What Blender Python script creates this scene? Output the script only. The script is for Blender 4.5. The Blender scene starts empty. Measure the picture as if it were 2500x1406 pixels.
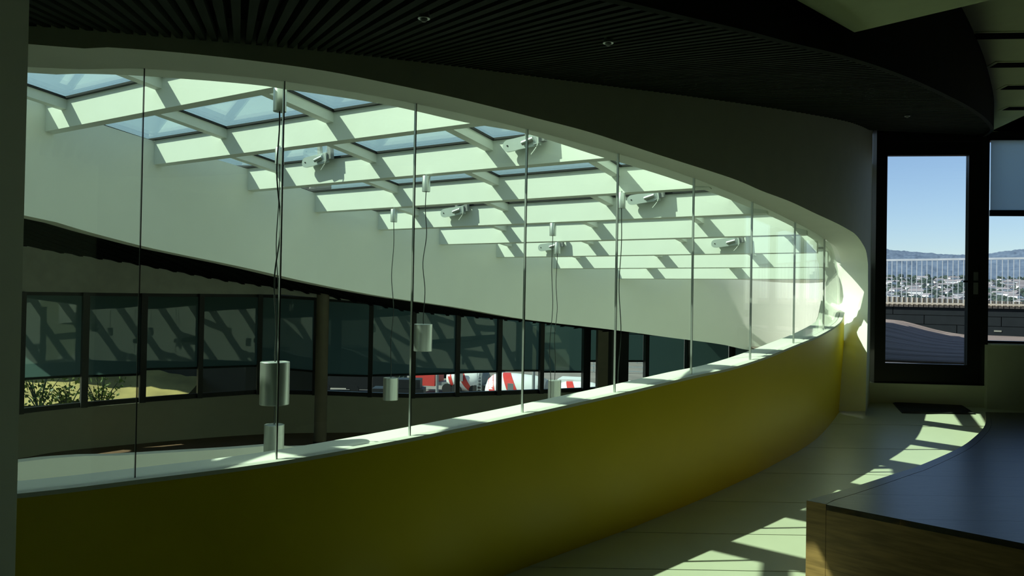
import bpy, math, random
from math import sin, cos, tan, pi, radians, sqrt, atan2
from mathutils import Vector, noise
from mathutils.geometry import delaunay_2d_cdt
random.seed(7)
V = Vector
sc = bpy.context.scene
COL = sc.collection
# ------------------------------------------------------------------ camera
F_PX = 1900.0
EYE = V((0, 0, 2.02))
PITCH = math.atan(22 / 1900.0); ROLL = 0.0175
Fv = V((0, cos(PITCH), sin(PITCH)))
U0 = V((0, -sin(PITCH), cos(PITCH)))
Rv = V((1, 0, 0)) * cos(ROLL) + U0 * sin(ROLL)
Uv = U0 * cos(ROLL) - V((1, 0, 0)) * sin(ROLL)
cam = bpy.data.cameras.new('camera')
cam.sensor_width = 36; cam.lens = 36 * F_PX / 2500
cam.clip_start = 0.05; cam.clip_end = 20000
co = bpy.data.objects.new('camera', cam); COL.objects.link(co)
from mathutils import Matrix
m3 = Matrix((Rv, Uv, -Fv)).transposed()
co.matrix_world = Matrix.Translation(EYE) @ m3.to_4x4()
sc.camera = co
# ------------------------------------------------------------------ light
SUN = V((1.0, 0.08, -0.98)).normalized()
w = bpy.data.worlds.new('world'); sc.world = w; w.use_nodes = True
nt = w.node_tree; nt.nodes.clear()
sky = nt.nodes.new('ShaderNodeTexSky'); sky.sky_type = 'NISHITA'; sky.sun_disc = False
sky.sun_elevation = radians(44); sky.sun_rotation = radians(276); sky.altitude = 400
sky.air_density = 1.0; sky.dust_density = 0.5; sky.ozone_density = 2.2
bg = nt.nodes.new('ShaderNodeBackground'); bg.inputs['Strength'].default_value = 0.145
wo = nt.nodes.new('ShaderNodeOutputWorld')
nt.links.new(sky.outputs[0], bg.inputs[0]); nt.links.new(bg.outputs[0], wo.inputs[0])
sl = bpy.data.lights.new('sun', 'SUN'); sl.energy = 8.0; sl.angle = radians(0.53); sl.color = (1.0, 0.97, 0.86)
so = bpy.data.objects.new('sun', sl); COL.objects.link(so)
so.rotation_euler = SUN.to_track_quat('-Z', 'Y').to_euler(); so.location = (-6, 0, 12)
sc.view_settings.view_transform = 'Standard'; sc.view_settings.look = 'None'
sc.view_settings.exposure = 0.0; sc.view_settings.gamma = 1.0
sc.view_settings.use_curve_mapping = False
sc.cycles.max_bounces = 10; sc.cycles.transparent_max_bounces = 24
sc.cycles.diffuse_bounces = 5; sc.cycles.use_denoising = True
# ------------------------------------------------------------------ geometry helpers
def ray(px, py):
    d = Fv * F_PX + Rv * (px - 1250) - Uv * (py - 703)
    return d / d.y
def at(px, py, Y): return EYE + ray(px, py) * Y
def on_slope(px, py, c, g=0.12):            # plane z = g*Y + c
    r = ray(px, py); Y = (EYE.z - c) / (g - r.z); return EYE + r * Y
def on_level(px, py, z): return on_slope(px, py, z, 0.0)
def on_wall(px, py, P, t):                  # vertical plane through P along t
    r = ray(px, py); n = V((t[1], -t[0])); k = (n.x * P[0] + n.y * P[1]) / (n.x * r.x + n.y * r.y)
    return EYE + r * k
class Curve:
    def __init__(s, pts, n=14):
        P = [V((p[0], p[1])) for p in pts]
        P = [P[0] * 2 - P[1]] + P + [P[-1] * 2 - P[-2]]
        d = []
        for i in range(1, len(P) - 2):
            for k in range(n):
                t = k / n; a, b, c, e = P[i-1], P[i], P[i+1], P[i+2]
                d.append(0.5 * ((2*b) + (c-a)*t + (2*a-5*b+4*c-e)*t*t + (3*b-3*c+e-a)*t**3))
        d.append(P[-2]); s.p = d; s.l = [0]
        for i in range(1, len(d)): s.l.append(s.l[-1] + (d[i] - d[i-1]).length)
        s.L = s.l[-1]
    def _seg(s, u):
        lo, hi = 0, len(s.l) - 2
        while lo < hi:
            m = (lo + hi + 1) // 2
            if s.l[m] <= u: lo = m
            else: hi = m - 1
        return lo
    def tan(s, u):
        e = 0.12; return (s._pt(u + e) - s._pt(u - e)).normalized()
    def _pt(s, u):
        i = s._seg(u); f = (u - s.l[i]) / max(1e-9, s.l[i+1] - s.l[i]); return s.p[i].lerp(s.p[i+1], f)
    def at(s, u, off=0.0):
        t = s.tan(u); return s._pt(u) + V((t.y, -t.x)) * off
    def hit(s, px, py, off=0.0):            # where a sight line meets the upright surface over the curve
        r = ray(px, py); best = None; prev = None; N = 700
        for i in range(N + 1):
            u = s.L * i / N; q = s.at(u, off); g = q.x - r.x * q.y
            if prev is not None and prev[1] * g <= 0 and q.y > 0:
                f = prev[1] / (prev[1] - g) if prev[1] != g else 0
                uu = prev[0] + (u - prev[0]) * f; q = s.at(uu, off)
                return uu, EYE.z + r.z * q.y
            if best is None or abs(g) < best[0]: best = (abs(g), u, q)
            prev = (u, g)
        return best[1], EYE.z + r.z * best[2].y
def xyz(p, z): return (p.x, p.y, z)
class MB:
    def __init__(s): s.v = []; s.f = []; s.uv = None
    def quad(s, a, b, c, d): n = len(s.v); s.v += [tuple(a), tuple(b), tuple(c), tuple(d)]; s.f.append((n, n+1, n+2, n+3))
    def box(s, o, ax, ay, az):              # corner o and three edge vectors
        o, ax, ay, az = V(o), V(ax), V(ay), V(az); n = len(s.v)
        for k in range(8): s.v.append(tuple(o + ax*(k & 1) + ay*((k >> 1) & 1) + az*((k >> 2) & 1)))
        for f in ((0,2,3,1),(4,5,7,6),(0,1,5,4),(2,6,7,3),(0,4,6,2),(1,3,7,5)): s.f.append(tuple(n+i for i in f))
    def cbox(s, c, ax, ay, az):             # centre and three full edge vectors
        c, ax, ay, az = V(c), V(ax), V(ay), V(az); s.box(c - (ax+ay+az)/2, ax, ay, az)
    def grid(s, rows, close=False):
        n = len(s.v); m = len(rows[0])
        for r in rows: s.v += [tuple(p) for p in r]
        for i in range(len(rows) - 1):
            for j in range(m - (0 if close else 1)):
                k = (j + 1) % m; s.f.append((n+i*m+j, n+i*m+k, n+(i+1)*m+k, n+(i+1)*m+j))
    def prism(s, poly, z0, z1):             # poly of 2D points, constant heights or functions
        n = len(s.v); m = len(poly)
        g0 = z0 if callable(z0) else (lambda p: z0); g1 = z1 if callable(z1) else (lambda p: z1)
        s.v += [(p[0], p[1], g0(p)) for p in poly] + [(p[0], p[1], g1(p)) for p in poly]
        s.f.append(tuple(n+i for i in reversed(range(m)))); s.f.append(tuple(n+m+i for i in range(m)))
        for i in range(m): j = (i+1) % m; s.f.append((n+i, n+j, n+m+j, n+m+i))
    def tube(s, pts, r, seg=8, cap=True):
        pts = [V(p) for p in pts]; rows = []
        for i, p in enumerate(pts):
            t = (pts[min(i+1, len(pts)-1)] - pts[max(i-1, 0)]).normalized()
            a = t.cross(V((0, 0, 1)) if abs(t.z) < .9 else V((1, 0, 0))).normalized(); b = t.cross(a)
            rr = r[i] if isinstance(r, (list, tuple)) else r
            rows.append([p + (a*cos(2*pi*k/seg) + b*sin(2*pi*k/seg))*rr for k in range(seg)])
        n = len(s.v); s.grid(rows, True)
        if cap:
            s.f.append(tuple(n+k for k in range(seg))); e = n + (len(rows)-1)*seg
            s.f.append(tuple(e+k for k in reversed(range(seg))))
    def build(s, name, mat, parent=None, smooth=False, loc=None):
        me = bpy.data.meshes.new(name); v = s.v
        if loc is not None: v = [tuple(V(p) - V(loc)) for p in v]
        me.from_pydata(v, [], s.f); me.materials.append(mat)
        o = bpy.data.objects.new(name, me); COL.objects.link(o)
        if loc is not None: o.location = loc
        if parent is not None: o.parent = parent; o.matrix_parent_inverse = Matrix.Translation(-V(parent.location)) if not parent.rotation_euler.z else parent.matrix_basis.inverted()
        if smooth:
            import bmesh
            b = bmesh.new(); b.from_mesh(me); bmesh.ops.remove_doubles(b, verts=b.verts, dist=1e-4)
            bmesh.ops.recalc_face_normals(b, faces=b.faces)
            for f in b.faces: f.smooth = True
            for e in b.edges:
                if len(e.link_faces) == 2 and e.calc_face_angle(0) > 0.6: e.smooth = False
            b.to_mesh(me); b.free()
        return o
def empty(name, loc=(0, 0, 0), rz=0):
    o = bpy.data.objects.new(name, None); COL.objects.link(o); o.location = loc; o.rotation_euler = (0, 0, rz)
    o.empty_display_size = 0.1; return o
def tag(o, label=None, cat=None, group=None, kind=None):
    if label: o['label'] = label
    if cat: o['category'] = cat
    if group: o['group'] = group
    if kind: o['kind'] = kind
    return o
def copy_tree(o, parent=None):
    c = o.copy(); COL.objects.link(c)
    if parent is not None: c.parent = parent
    for ch in list(o.children): copy_tree(ch, c)
    return c
# ------------------------------------------------------------------ materials
def mat(name, col, rough=0.6, metal=0.0, var=0.06, scale=6.0, bump=0.0, bscale=40.0, spec=0.5, stretch=None, col2=None, rnd=0.0):
    m = bpy.data.materials.new(name); m.use_nodes = True; nt = m.node_tree; N = nt.nodes; L = nt.links
    b = N['Principled BSDF']; b.inputs['Roughness'].default_value = rough; b.inputs['Metallic'].default_value = metal
    b.inputs['Specular IOR Level'].default_value = spec
    tc = N.new('ShaderNodeTexCoord'); mp = N.new('ShaderNodeMapping'); L.new(tc.outputs['Object'], mp.inputs[0])
    if stretch: mp.inputs['Scale'].default_value = stretch
    nz = N.new('ShaderNodeTexNoise'); nz.inputs['Scale'].default_value = scale; nz.inputs['Detail'].default_value = 4
    L.new(mp.outputs[0], nz.inputs['Vector'])
    mx = N.new('ShaderNodeMix'); mx.data_type = 'RGBA'
    c = list(col) + [1]; c2 = list(col2) + [1] if col2 else [x*(1-2*var) for x in col] + [1]
    mx.inputs[6].default_value = c; mx.inputs[7].default_value = c2
    rm = N.new('ShaderNodeMapRange'); rm.inputs[1].default_value = .35; rm.inputs[2].default_value = .65
    L.new(nz.outputs['Fac'], rm.inputs[0]); L.new(rm.outputs[0], mx.inputs[0])
    out = mx.outputs[2]
    if rnd:
        oi = N.new('ShaderNodeObjectInfo'); hs = N.new('ShaderNodeHueSaturation'); mr = N.new('ShaderNodeMapRange')
        mr.inputs[3].default_value = 1 - rnd; mr.inputs[4].default_value = 1 + rnd
        L.new(oi.outputs['Random'], mr.inputs[0]); L.new(mr.outputs[0], hs.inputs['Value']); L.new(out, hs.inputs['Color']); out = hs.outputs[0]
    L.new(out, b.inputs['Base Color'])
    if bump:
        n2 = N.new('ShaderNodeTexNoise'); n2.inputs['Scale'].default_value = bscale; L.new(mp.outputs[0], n2.inputs['Vector'])
        bp = N.new('ShaderNodeBump'); bp.inputs['Strength'].default_value = bump; bp.inputs['Distance'].default_value = .01
        L.new(n2.outputs['Fac'], bp.inputs['Height']); L.new(bp.outputs[0], b.inputs['Normal'])
    return m
def glass(name, tint, refl=1.0, rough=0.0, dust=0.0):
    m = bpy.data.materials.new(name); m.use_nodes = True; nt = m.node_tree; N = nt.nodes; L = nt.links; N.clear()
    o = N.new('ShaderNodeOutputMaterial'); t = N.new('ShaderNodeBsdfTransparent'); g = N.new('ShaderNodeBsdfGlossy')
    t.inputs[0].default_value = (*tint, 1); g.inputs['Roughness'].default_value = rough
    fr = N.new('ShaderNodeFresnel'); ge = N.new('ShaderNodeNewGeometry'); mr = N.new('ShaderNodeMapRange')
    mr.inputs[3].default_value = 1.45; mr.inputs[4].default_value = 1/1.45
    L.new(ge.outputs['Backfacing'], mr.inputs[0]); L.new(mr.outputs[0], fr.inputs[0])
    mu = N.new('ShaderNodeMath'); mu.operation = 'MULTIPLY'; mu.inputs[1].default_value = refl
    ms = N.new('ShaderNodeMixShader'); L.new(fr.outputs[0], mu.inputs[0]); L.new(mu.outputs[0], ms.inputs[0])
    if dust:
        tl = N.new('ShaderNodeBsdfTranslucent'); tl.inputs[0].default_value = (.85, .9, .86, 1); md = N.new('ShaderNodeMixShader'); md.inputs[0].default_value = dust
        L.new(t.outputs[0], md.inputs[1]); L.new(tl.outputs[0], md.inputs[2]); t = md
    L.new(t.outputs[0], ms.inputs[1]); L.new(g.outputs[0], ms.inputs[2]); L.new(ms.outputs[0], o.inputs[0]); return m
def fabric(name, col, trans, f=.5):
    m = mat(name, col, .9, var=.05, scale=3, bump=.2, bscale=300)
    N = m.node_tree.nodes; L = m.node_tree.links; b = N['Principled BSDF']; o = [n for n in N if n.type == 'OUTPUT_MATERIAL'][0]
    t = N.new('ShaderNodeBsdfTranslucent'); t.inputs[0].default_value = (*trans, 1); ms = N.new('ShaderNodeMixShader'); ms.inputs[0].default_value = f
    L.new(b.outputs[0], ms.inputs[1]); L.new(t.outputs[0], ms.inputs[2]); L.new(ms.outputs[0], o.inputs[0]); return m
M = dict(
 white=mat('white_plaster', (.86, .88, .80), .75, var=.01, bump=.03, bscale=60),
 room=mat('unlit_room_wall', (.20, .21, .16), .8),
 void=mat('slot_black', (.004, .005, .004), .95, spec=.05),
 white_in=mat('white_plaster_inside', (.86, .88, .81), .8, var=.01),
 wall=mat('pale_wall_paint', (.62, .65, .48), .7, var=.02, bump=.04),
 yellow=mat('yellow_paint', (.90, .70, .008), .38, var=.02, scale=2),
 floor=mat('pale_resin_floor', (.76, .80, .60), .33, var=.03, scale=3),
 joint=mat('floor_joint', (.06, .07, .05), .7),
 dark=mat('dark_frame', (.012, .014, .012), .45),
 black=mat('gasket_black', (.006, .008, .008), .5),
 slat=mat('dark_ceiling_slat', (.028, .036, .026), .8, rnd=.15, spec=.05),
 slatback=mat('ceiling_void_black', (.01, .012, .01), .8),
 fascia=mat('dark_fascia', (.016, .020, .014), .8, spec=.05),
 ceil=mat('pale_ceiling', (.72, .78, .48), .8, var=.03),
 skyw=mat('skylight_white', (.84, .88, .82), .55, var=.01),
 alu=mat('brushed_aluminium', (.62, .66, .64), .35, .85, var=.04, stretch=(1, 1, .05), scale=80),
 motor=mat('motor_housing', (.62, .68, .66), .35, .5, var=.03),
 cable=mat('black_cable', (.02, .03, .025), .5),
 wcable=mat('white_cable', (.8, .85, .8), .5),
 oak=mat('oak_front', (.42, .25, .09), .4, var=.2, scale=5, stretch=(1, 1, 9), bump=.05),
 oaktop=mat('dark_oak_top', (.060, .050, .035), .32, col2=(.035, .03, .02), scale=5, stretch=(1.2, 9, 1), bump=.08, bscale=30, spec=.7),
 mat_=mat('doormat_fibre', (.05, .05, .045), .95, bump=.5, bscale=300),
 column=mat('concrete_column', (.30, .27, .19), .7, var=.05),
 parapet=mat('gallery_parapet', (.60, .62, .47), .75, var=.02),
 gwall=mat('gallery_wall', (.86, .88, .76), .75),
 gfloor=mat('brown_floor', (.20, .12, .07), .5, var=.1),
 soffit=mat('dark_soffit', (.008, .010, .008), .7),
 blind=fabric('roller_blind', (.055, .085, .08), (.34, .45, .42), .6),
 blindr=fabric('roller_blind_grey', (.45, .55, .58), (.80, .93, .97), .8),
 deck=mat('weathered_deck', (.26, .21, .18), .8, spec=.12, var=.15, scale=3, stretch=(.4, 8, 1), rnd=.18, bump=.1),
 cladding=mat('larch_board', (.36, .32, .25), .6, var=.12, rnd=.12, stretch=(6, 6, .5)),
 paradark=mat('dark_parapet_panel', (.014, .018, .019), .8, spec=.08),
 steel=mat('galvanised_steel', (.55, .58, .58), .4, .4),
 leaf=mat('forest', (.085, .12, .165), .95, col2=(.115, .155, .20), scale=.02, spec=.1),  # bluish tone puts the distance haze into the forest colour
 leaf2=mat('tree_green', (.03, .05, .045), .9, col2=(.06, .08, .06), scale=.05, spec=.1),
 house=mat('house_render', (.92, .90, .85), .8, rnd=.15),
 roof=mat('house_roof', (.22, .20, .20), .8, rnd=.3),
 asphalt=mat('yard_ground', (.24, .21, .19), .9, var=.15, scale=.3),
 wtruck=mat('white_vehicle_paint', (.85, .85, .83), .3, var=.02),
 red=mat('red_vehicle_paint', (.70, .06, .05), .35), blue=mat('blue_vehicle_paint', (.06, .10, .30), .35),
 grey=mat('grey_metal', (.25, .26, .26), .5), rubber=mat('tyre_rubber', (.015, .015, .015), .8),
 shrub=mat('shrub_leaf', (.05, .10, .02), .6, col2=(.16, .20, .04), scale=3),
 straw=mat('dry_yellow_ground', (.45, .36, .12), .9, var=.2, scale=2),
 g_screen=glass('screen_glass', (.935, .98, .95), 1.0), g_sky=glass('skylight_glass', (.89, .98, .91), 1.2, dust=.055),
 g_door=glass('door_glass', (.93, .965, .995), .7), g_fac=glass('facade_glass', (.86, .93, .90), .8),
)
# ================================================================== THE PLAN
RG = 0.12                                            # ramp rises .12 per metre of Y
def zf(Y): return RG * Y
def zc(Y): return EYE.z + 0.52 + 0.155 * Y           # slatted ceiling over the ramp
Wp = [(-3.55, 2.62), (-2.75, 2.78)]
for x, y in ((28, 1210), (330, 1175), (675, 1130), (1000, 1072)):
    p = on_slope(x, y, .85); Wp.append((p.x, p.y))
for x, y in ((1254, 1396), (1416, 1335), (1560, 1281), (1740, 1206), (1884, 1137), (1992, 1072), (2050, 1004)):
    p = on_slope(x, y, 0); Wp.append((p.x, p.y))
Wp += [(3.62, 8.42), (3.86, 9.0)]
W = Curve(Wp)
OG, OO, OI = -0.045, 0.24, -0.22                     # glass line, outer wall face, void side face
BASE = W.hit(2051, 1004)[0]
# far side of the void, clockwise from the left
A_ = V((-.84, .54)); B_ = V((.54, .84))
U_K = lambda k: 3.747 + .86 * (k - 2)
def zs(X, Y): return EYE.z + 1.5 - .125 * (.54 * X + .84 * Y)
farpx = [(160, 1), (370, 2), (600, 3), (765, 4), (920, 5), (1070, 6), (1210, 7), (1350, 8), (1505, 9)]
Vp = [(-3.5, 2.75), (-3.72, 3.3), (-3.8, 4.1), (-3.66, 4.95), (-3.35, 5.72)]
for x, k in farpx[1:]:
    tx = (x - 1250) / 1900; D = U_K(k) / (.54 * tx + .84); Vp.append((tx * D, D))
Vp += [(2.3, 10.98), (3.2, 11.1), (3.95, 11.0), (4.3, 10.65), (4.36, 9.95), (4.22, 9.2), (3.92, 8.55)]
VC = Curve(Vp)
void_poly = [VC._pt(VC.L * i / 80) for i in range(81)] + [W.at(W.L * i / 80, OI) for i in range(80, -1, -1)]
# ------------------------------------------------------------------ floor slabs
def wall_x(Y):
    for i in range(400):
        p = W._pt(W.L * i / 400)
        if p.y >= Y and p.x > -3.6: return p.x
    return W._pt(W.L).x
fl = tag(empty('floor', (0, 0, 0)), kind='structure', label='pale green resin floor ramp with fine joints')
JY = [-3.2, -2.4, -1.6, -.9, -.2, .5, 1.2, 1.9, 2.55] + [3.1, 3.75]
for x, y in ((1750, 1392), (1885, 1305)): JY.append(on_slope(x, y, 0).y)
JY.append(5.36)
for x, y in ((2140, 1159), (2250, 1097), (2340, 1040)): JY.append(on_slope(x, y, 0).y)
JY.append(8.6)
for i in range(len(JY) - 1):
    a, b = JY[i] + .004, JY[i+1] - .004; left = []
    for k in range(7):
        Y = a + (b - a) * k / 6; left.append((max(-4.6, wall_x(Y) - .06) if Y > 2.6 else -4.6, Y))
    mb = MB(); mb.prism(left[::-1] + [(8.2, a), (8.2, b)], lambda p: zf(p[1]) - .06, lambda p: zf(p[1]))
    mb.build('floor_slab', M['floor'], fl)
mb = MB(); mb.prism([(-4.6, -3.2), (8.2, -3.2), (8.2, 8.6), (3.4, 8.6), (1.3, 5.5), (-1, 3.7), (-4.6, 2.6)], lambda p: zf(p[1]) - .12, lambda p: zf(p[1]) - .008)
mb.build('joint_bed', M['joint'], fl)
# ------------------------------------------------------------------ yellow balustrade with white sill
TOPpx = [(28, 1210), (330, 1175), (675, 1130), (1000, 1072), (1275, 1015), (1500, 965), (1690, 920), (1783, 900), (1874, 871), (1951, 840), (2009, 815), (2036, 799), (2050, 788), (2057, 777), (2060, 764)]
TOP = [W.hit(x, y) for x, y in TOPpx]
def interp(tb, u):
    if u <= tb[0][0]: return tb[0][1]
    for i in range(len(tb) - 1):
        if u <= tb[i+1][0]:
            f = (u - tb[i][0]) / max(1e-6, tb[i+1][0] - tb[i][0]); return tb[i][1] + (tb[i+1][1] - tb[i][1]) * f
    return tb[-1][1]
def smooth_tb(tb, n=60):                             # eased table
    c = Curve([(a, b) for a, b in tb]); return [(q.x, q.y) for q in (c._pt(c.L * i / n) for i in range(n + 1))]
TOPs = smooth_tb(TOP)
TOPs = [(0, TOPs[0][1] - .05)] + TOPs
uE = BASE + .27
US = [uE * i / 130 for i in range(131)]
def zi(u, k=1.0):
    t = max(0, min(1, (u - uE + .5) / .5)); return min(interp(TOPs, u) + .010 + .20 * k * t * t * t, 2.04)
bal = tag(empty('wall_balustrade', xyz(W._pt(uE * .6), 0)), kind='structure', label='curved yellow balustrade wall with a white sill')
mb = MB(); mb.grid([[xyz(W.at(u, 0), zf(W.at(u).y) - .25) for u in US], [xyz(W.at(u, 0), interp(TOPs, u)) for u in US]])
mb.build('yellow_face', M['yellow'], bal, True)
mb = MB()
mb.grid([[xyz(W.at(u, 0.004), interp(TOPs, u) - .012) for u in US], [xyz(W.at(u, 0.004), interp(TOPs, u) + .006) for u in US],
         [xyz(W.at(u, OG + .012), interp(TOPs, u) + .008) for u in US]])
mb.build('sill_edge', M['white'], bal, True)
mb = MB()
mb.grid([[xyz(W.at(u, OG + .008), interp(TOPs, u) + .002) for u in US], [xyz(W.at(u, OG - .01), interp(TOPs, u) + .008) for u in US],
         [xyz(W.at(u, OI * .45), zi(u, .15)) for u in US], [xyz(W.at(u, OI * .8), zi(u, .6)) for u in US], [xyz(W.at(u, OI), zi(u)) for u in US], [xyz(W.at(u, OI), -1.7) for u in US]])
mb.build('sill', M['white'], bal, True)
mb = MB(); q0 = W.at(uE, OI); q1 = W.at(W.L, OI); zz = interp(TOPs, uE) + .01
us_ = [uE - .35 + (W.L - uE + .35) * i / 12 for i in range(13)]
mb.grid([[xyz(W.at(u, OI - .004), -1.7) for u in us_], [xyz(W.at(u, OI - .004), zi(min(u, uE)) - .002) for u in us_]]); q2 = W.at(uE, 0); q3 = W.at(uE + .03, 0)
mb.grid([[xyz(q2, -.3), xyz(q0, -.3)], [xyz(q2, zz), xyz(q0, zi(uE) - .002)]]); mb.build('end_return', M['white'], bal)
mb = MB(); mb.quad((-4.75, 2.62, -1.7), (-3.4, 2.62, -1.7), (-3.4, 2.62, 4.25), (-4.75, 2.62, 4.25)); mb.build('end_panel', M['wall'], bal)
# ------------------------------------------------------------------ upper wall with the arched opening
OLpx = [(64, 107), (240, 114), (400, 125), (600, 146), (800, 174), (932, 200), (1100, 236), (1300, 286), (1451, 326), (1621, 382), (1792, 437), (1860, 466), (1929, 492), (1997, 524), (2065, 557), (2087, 571), (2104, 592), (2115, 615), (2119, 645)]
OVpx = [(2119, 729), (2117, 826), (2113, 1003)]
GLpx = [(60, 163), (357, 168), (697, 199), (1015, 253), (1285, 315), (1509, 375), (1692, 434), (1835, 492), (1941, 543), (2013, 584), (2038, 601), (2048, 618), (2054, 645)]
GVpx = [(2056, 698), (2060, 745), (2053, 790), (2046, 880), (2036, 1004)]
ILpx = [(60, 177), (188, 180), (356, 186), (621, 207), (709, 220), (933, 254), (1127, 297), (1288, 327), (1464, 382), (1546, 406), (1693, 454), (1860, 519), (1959, 568), (2007, 601), (2026, 621), (2029, 645)]
IVpx = [(2028, 690), (2026, 740), (2022, 790), (2014, 850)]
def edge(pxs, off, n, lead=True):
    h = [W.hit(x, y, off) for x, y in pxs]
    if lead: h = [(0.15, h[0][1] - .04)] + h
    out = []
    c = Curve(h, 10)
    for i in range(n + 1):
        q = c._pt(c.L * i / n); out.append((q.x, q.y))
    return out
def pt3(u, z, off): return xyz(W.at(u, off), z)
O1, G1, I1 = edge(OLpx, OO, 110), edge(GLpx, OG, 110), edge(ILpx, OI, 110)
O2, G2, I2 = edge([OLpx[-1]] + OVpx, OO, 16, False), edge([GLpx[-1]] + GVpx, OG, 16, False), edge([ILpx[-1]] + IVpx, OI, 16, False)
wv = tag(empty('wall_void', xyz(W._pt(W.L * .6), 2)), kind='structure', label='curved wall with a long arched opening onto the void')
mb = MB(); mb.grid([[pt3(u, z, OO) for u, z in O1 + O2[1:]], [pt3(u, z, OG) for u, z in G1 + G2[1:]]])
mb.build('reveal_outer', M['white'], wv, True)
mb = MB(); mb.grid([[pt3(u, z, OG) for u, z in G1 + G2[1:]], [pt3(u, z, OI) for u, z in I1 + I2[1:]]])
mb.build('reveal_inner', M['white'], wv, True)
def face(edge1, edge2, off, ztop, uend, name, m):
    """upright curved sheet above/right of an opening edge"""
    bound = list(edge1) + list(edge2[1:])
    zb = bound[-1][1] - .3
    poly = bound + [(bound[-1][0], zb), (uend, zb)]
    N = 60; u0 = bound[0][0]
    top = [(uend + (u0 - uend) * i / N, ztop(W.at(uend + (u0 - uend) * i / N, off))) for i in range(N + 1)]
    poly += top
    vs = [V(p) for p in poly]; n = len(vs); ed = [(i, (i+1) % n) for i in range(n)]
    extra = [V((u0 + (uend - u0) * (i + .5) / 70, 0)) for i in range(70)]
    for e in extra:
        for k in range(1, 4):
            zt = ztop(W.at(e.x, off)); lo = interp([(a, b) for a, b in edge1], e.x); vs.append(V((e.x, lo + (zt - lo) * k / 4)))
    r = delaunay_2d_cdt(vs, ed, [], 1, 1e-5)
    mb = MB(); mb.v = [pt3(min(p.x, W.L), p.y, off) for p in r[0]]; mb.f = [tuple(f) for f in r[2]]
    return mb.build(name, m, wv, True)
face(O1, O2, OO, lambda p: zc(p.y) + .13, BASE + .53, 'outer_face', M['wall'])
mb = MB(); top_i = [(u, max(zs(W.at(u, OI).x, W.at(u, OI).y) + .19, zc(W.at(u).y) + .1 if False else 0)) for u, z in I1]
mb.grid([[pt3(u, z, OI) for u, z in I1], [pt3(u, max(t[1], z + .02), OI) for (u, z), t in zip(I1, top_i)]])
mb.grid([[pt3(u, z, OI) for u, z in I2], [xyz(V((3.86, 8.6)), z) for u, z in I2]])
mb.build('inner_face', M['white_in'], wv, True)
# outside of the same wall above the skylight up to the roof
mb = MB(); uu = [W.L * i / 90 for i in range(91)]
mb.grid([[pt3(u, zs(*W.at(u, OI + .06)) + .12, OI + .06) for u in uu], [pt3(u, 4.25, OI + .06) for u in uu]])
mb.grid([[pt3(u, 4.25, OI + .06) for u in uu], [pt3(u, zc(W.at(u).y) + .2, OO) for u in uu]])
mb.build('roof_upstand', M['white'], wv, True)
mb = MB(); rp = [tuple(W.at(u, OI + .06)) for u in uu]; rp = rp + [(8.3, 8.6), (8.3, -3.4), (-4.85, -3.4), (-4.85, 2.66)]
mb.prism(rp[::-1], 4.2, 4.3); mb.build('roof_slab', M['white'], wv)
# ------------------------------------------------------------------ frameless glass screen
gs = tag(empty('glass_screen', xyz(W._pt(uE * .6), .9)), 'tall frameless glass screen standing on the white sill of the yellow balustrade', 'glazing')
JX = [(330, 1170), (675, 1126), (1000, 1068), (1275, 1011), (1500, 961), (1687, 916), (1831, 879), (1937, 842), (2010, 807)]
ju = [0.3] + [W.hit(x, y, OG)[0] for x, y in JX] + [uE - .06]
tabG = [(a, b) for a, b in G1]
def zhead(u): return interp(tabG, u)
gap = .003
for i in range(len(ju) - 1):
    a, b = ju[i] + gap, ju[i+1] - gap; n = 8 if i < 9 else 5; mb = MB(); rows = []
    last = i == len(ju) - 2
    for off in (OG - .007, OG + .007):
        low, hi = [], []
        for k in range(n + 1):
            u = a + (b - a) * k / n; zt = min(zhead(u), zhead(min(u, ju[-1]))) + .01
            if last: zt = zhead(a) + (G2[3][1] - zhead(a)) * (k / n) ** 2.2
            low.append(pt3(u, interp(TOPs, u) + .0, off)); hi.append(pt3(u, zt, off))
        rows.append((low, hi))
    (l0, h0), (l1, h1) = rows
    mb.grid([l0, h0]); mb.grid([h0, h1]); mb.grid([h1, l1])
    p = mb.build('pane', M['g_screen'], gs)
    if i < len(ju) - 2:
        u = ju[i+1]; e = MB()
        c0 = V(pt3(u, interp(TOPs, u) + .0, OG)); h = zhead(u) - c0.z; t2 = W.tan(u); t = V((t2.x, t2.y, 0)); nn = V((t.y, -t.x, 0))
        e.cbox(c0 + V((0, 0, h/2)), t * .004, nn * .016, V((0, 0, h)))
        e.build('joint_seal', M['cable'], gs)
        e = MB(); e.cbox(c0 + V((0, 0, h/2)) - t * .0035 + nn*.001, t * .002, nn * .016, V((0, 0, h)))
        e.build('polished_edge', M['alu'], gs)
# ------------------------------------------------------------------ slatted ceiling (slats fan out from the middle of the void)
Ep = [(-4.6, .4), (-3.2, .75), (-2.0, 1.0), (-.9, 1.4), (0, 1.95)]
for x, y in ((1700, 30), (1828, 61), (1930, 90), (2078, 128), (2212, 176), (2308, 221), (2372, 256), (2410, 285)):
    r = ray(x, y); D = .52 / (r.z - .155); Ep.append((r.x * D, D))
Ep += [(4.35, 7.05), (4.92, 8.12)]
EC = Curve(Ep)
CS = V((-2.09, 5.88))
def ray_curve(curve, off, ph):
    d = V((sin(ph), -cos(ph))); best = None; prev = None
    for i in range(301):
        u = curve.L * i / 300; q = curve.at(u, off) - CS; g = d.x * q.y - d.y * q.x
        if prev and prev[1] * g <= 0 and q.dot(d) > 0:
            f = prev[1] / (prev[1] - g) if prev[1] != g else 0; return (prev[2].lerp(q, f)).length
        prev = (u, g, q)
    return None
cl = tag(empty('ceiling_slatted', (1, 4, zc(4))), kind='structure', label='dark slatted ceiling following the ramp')
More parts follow.
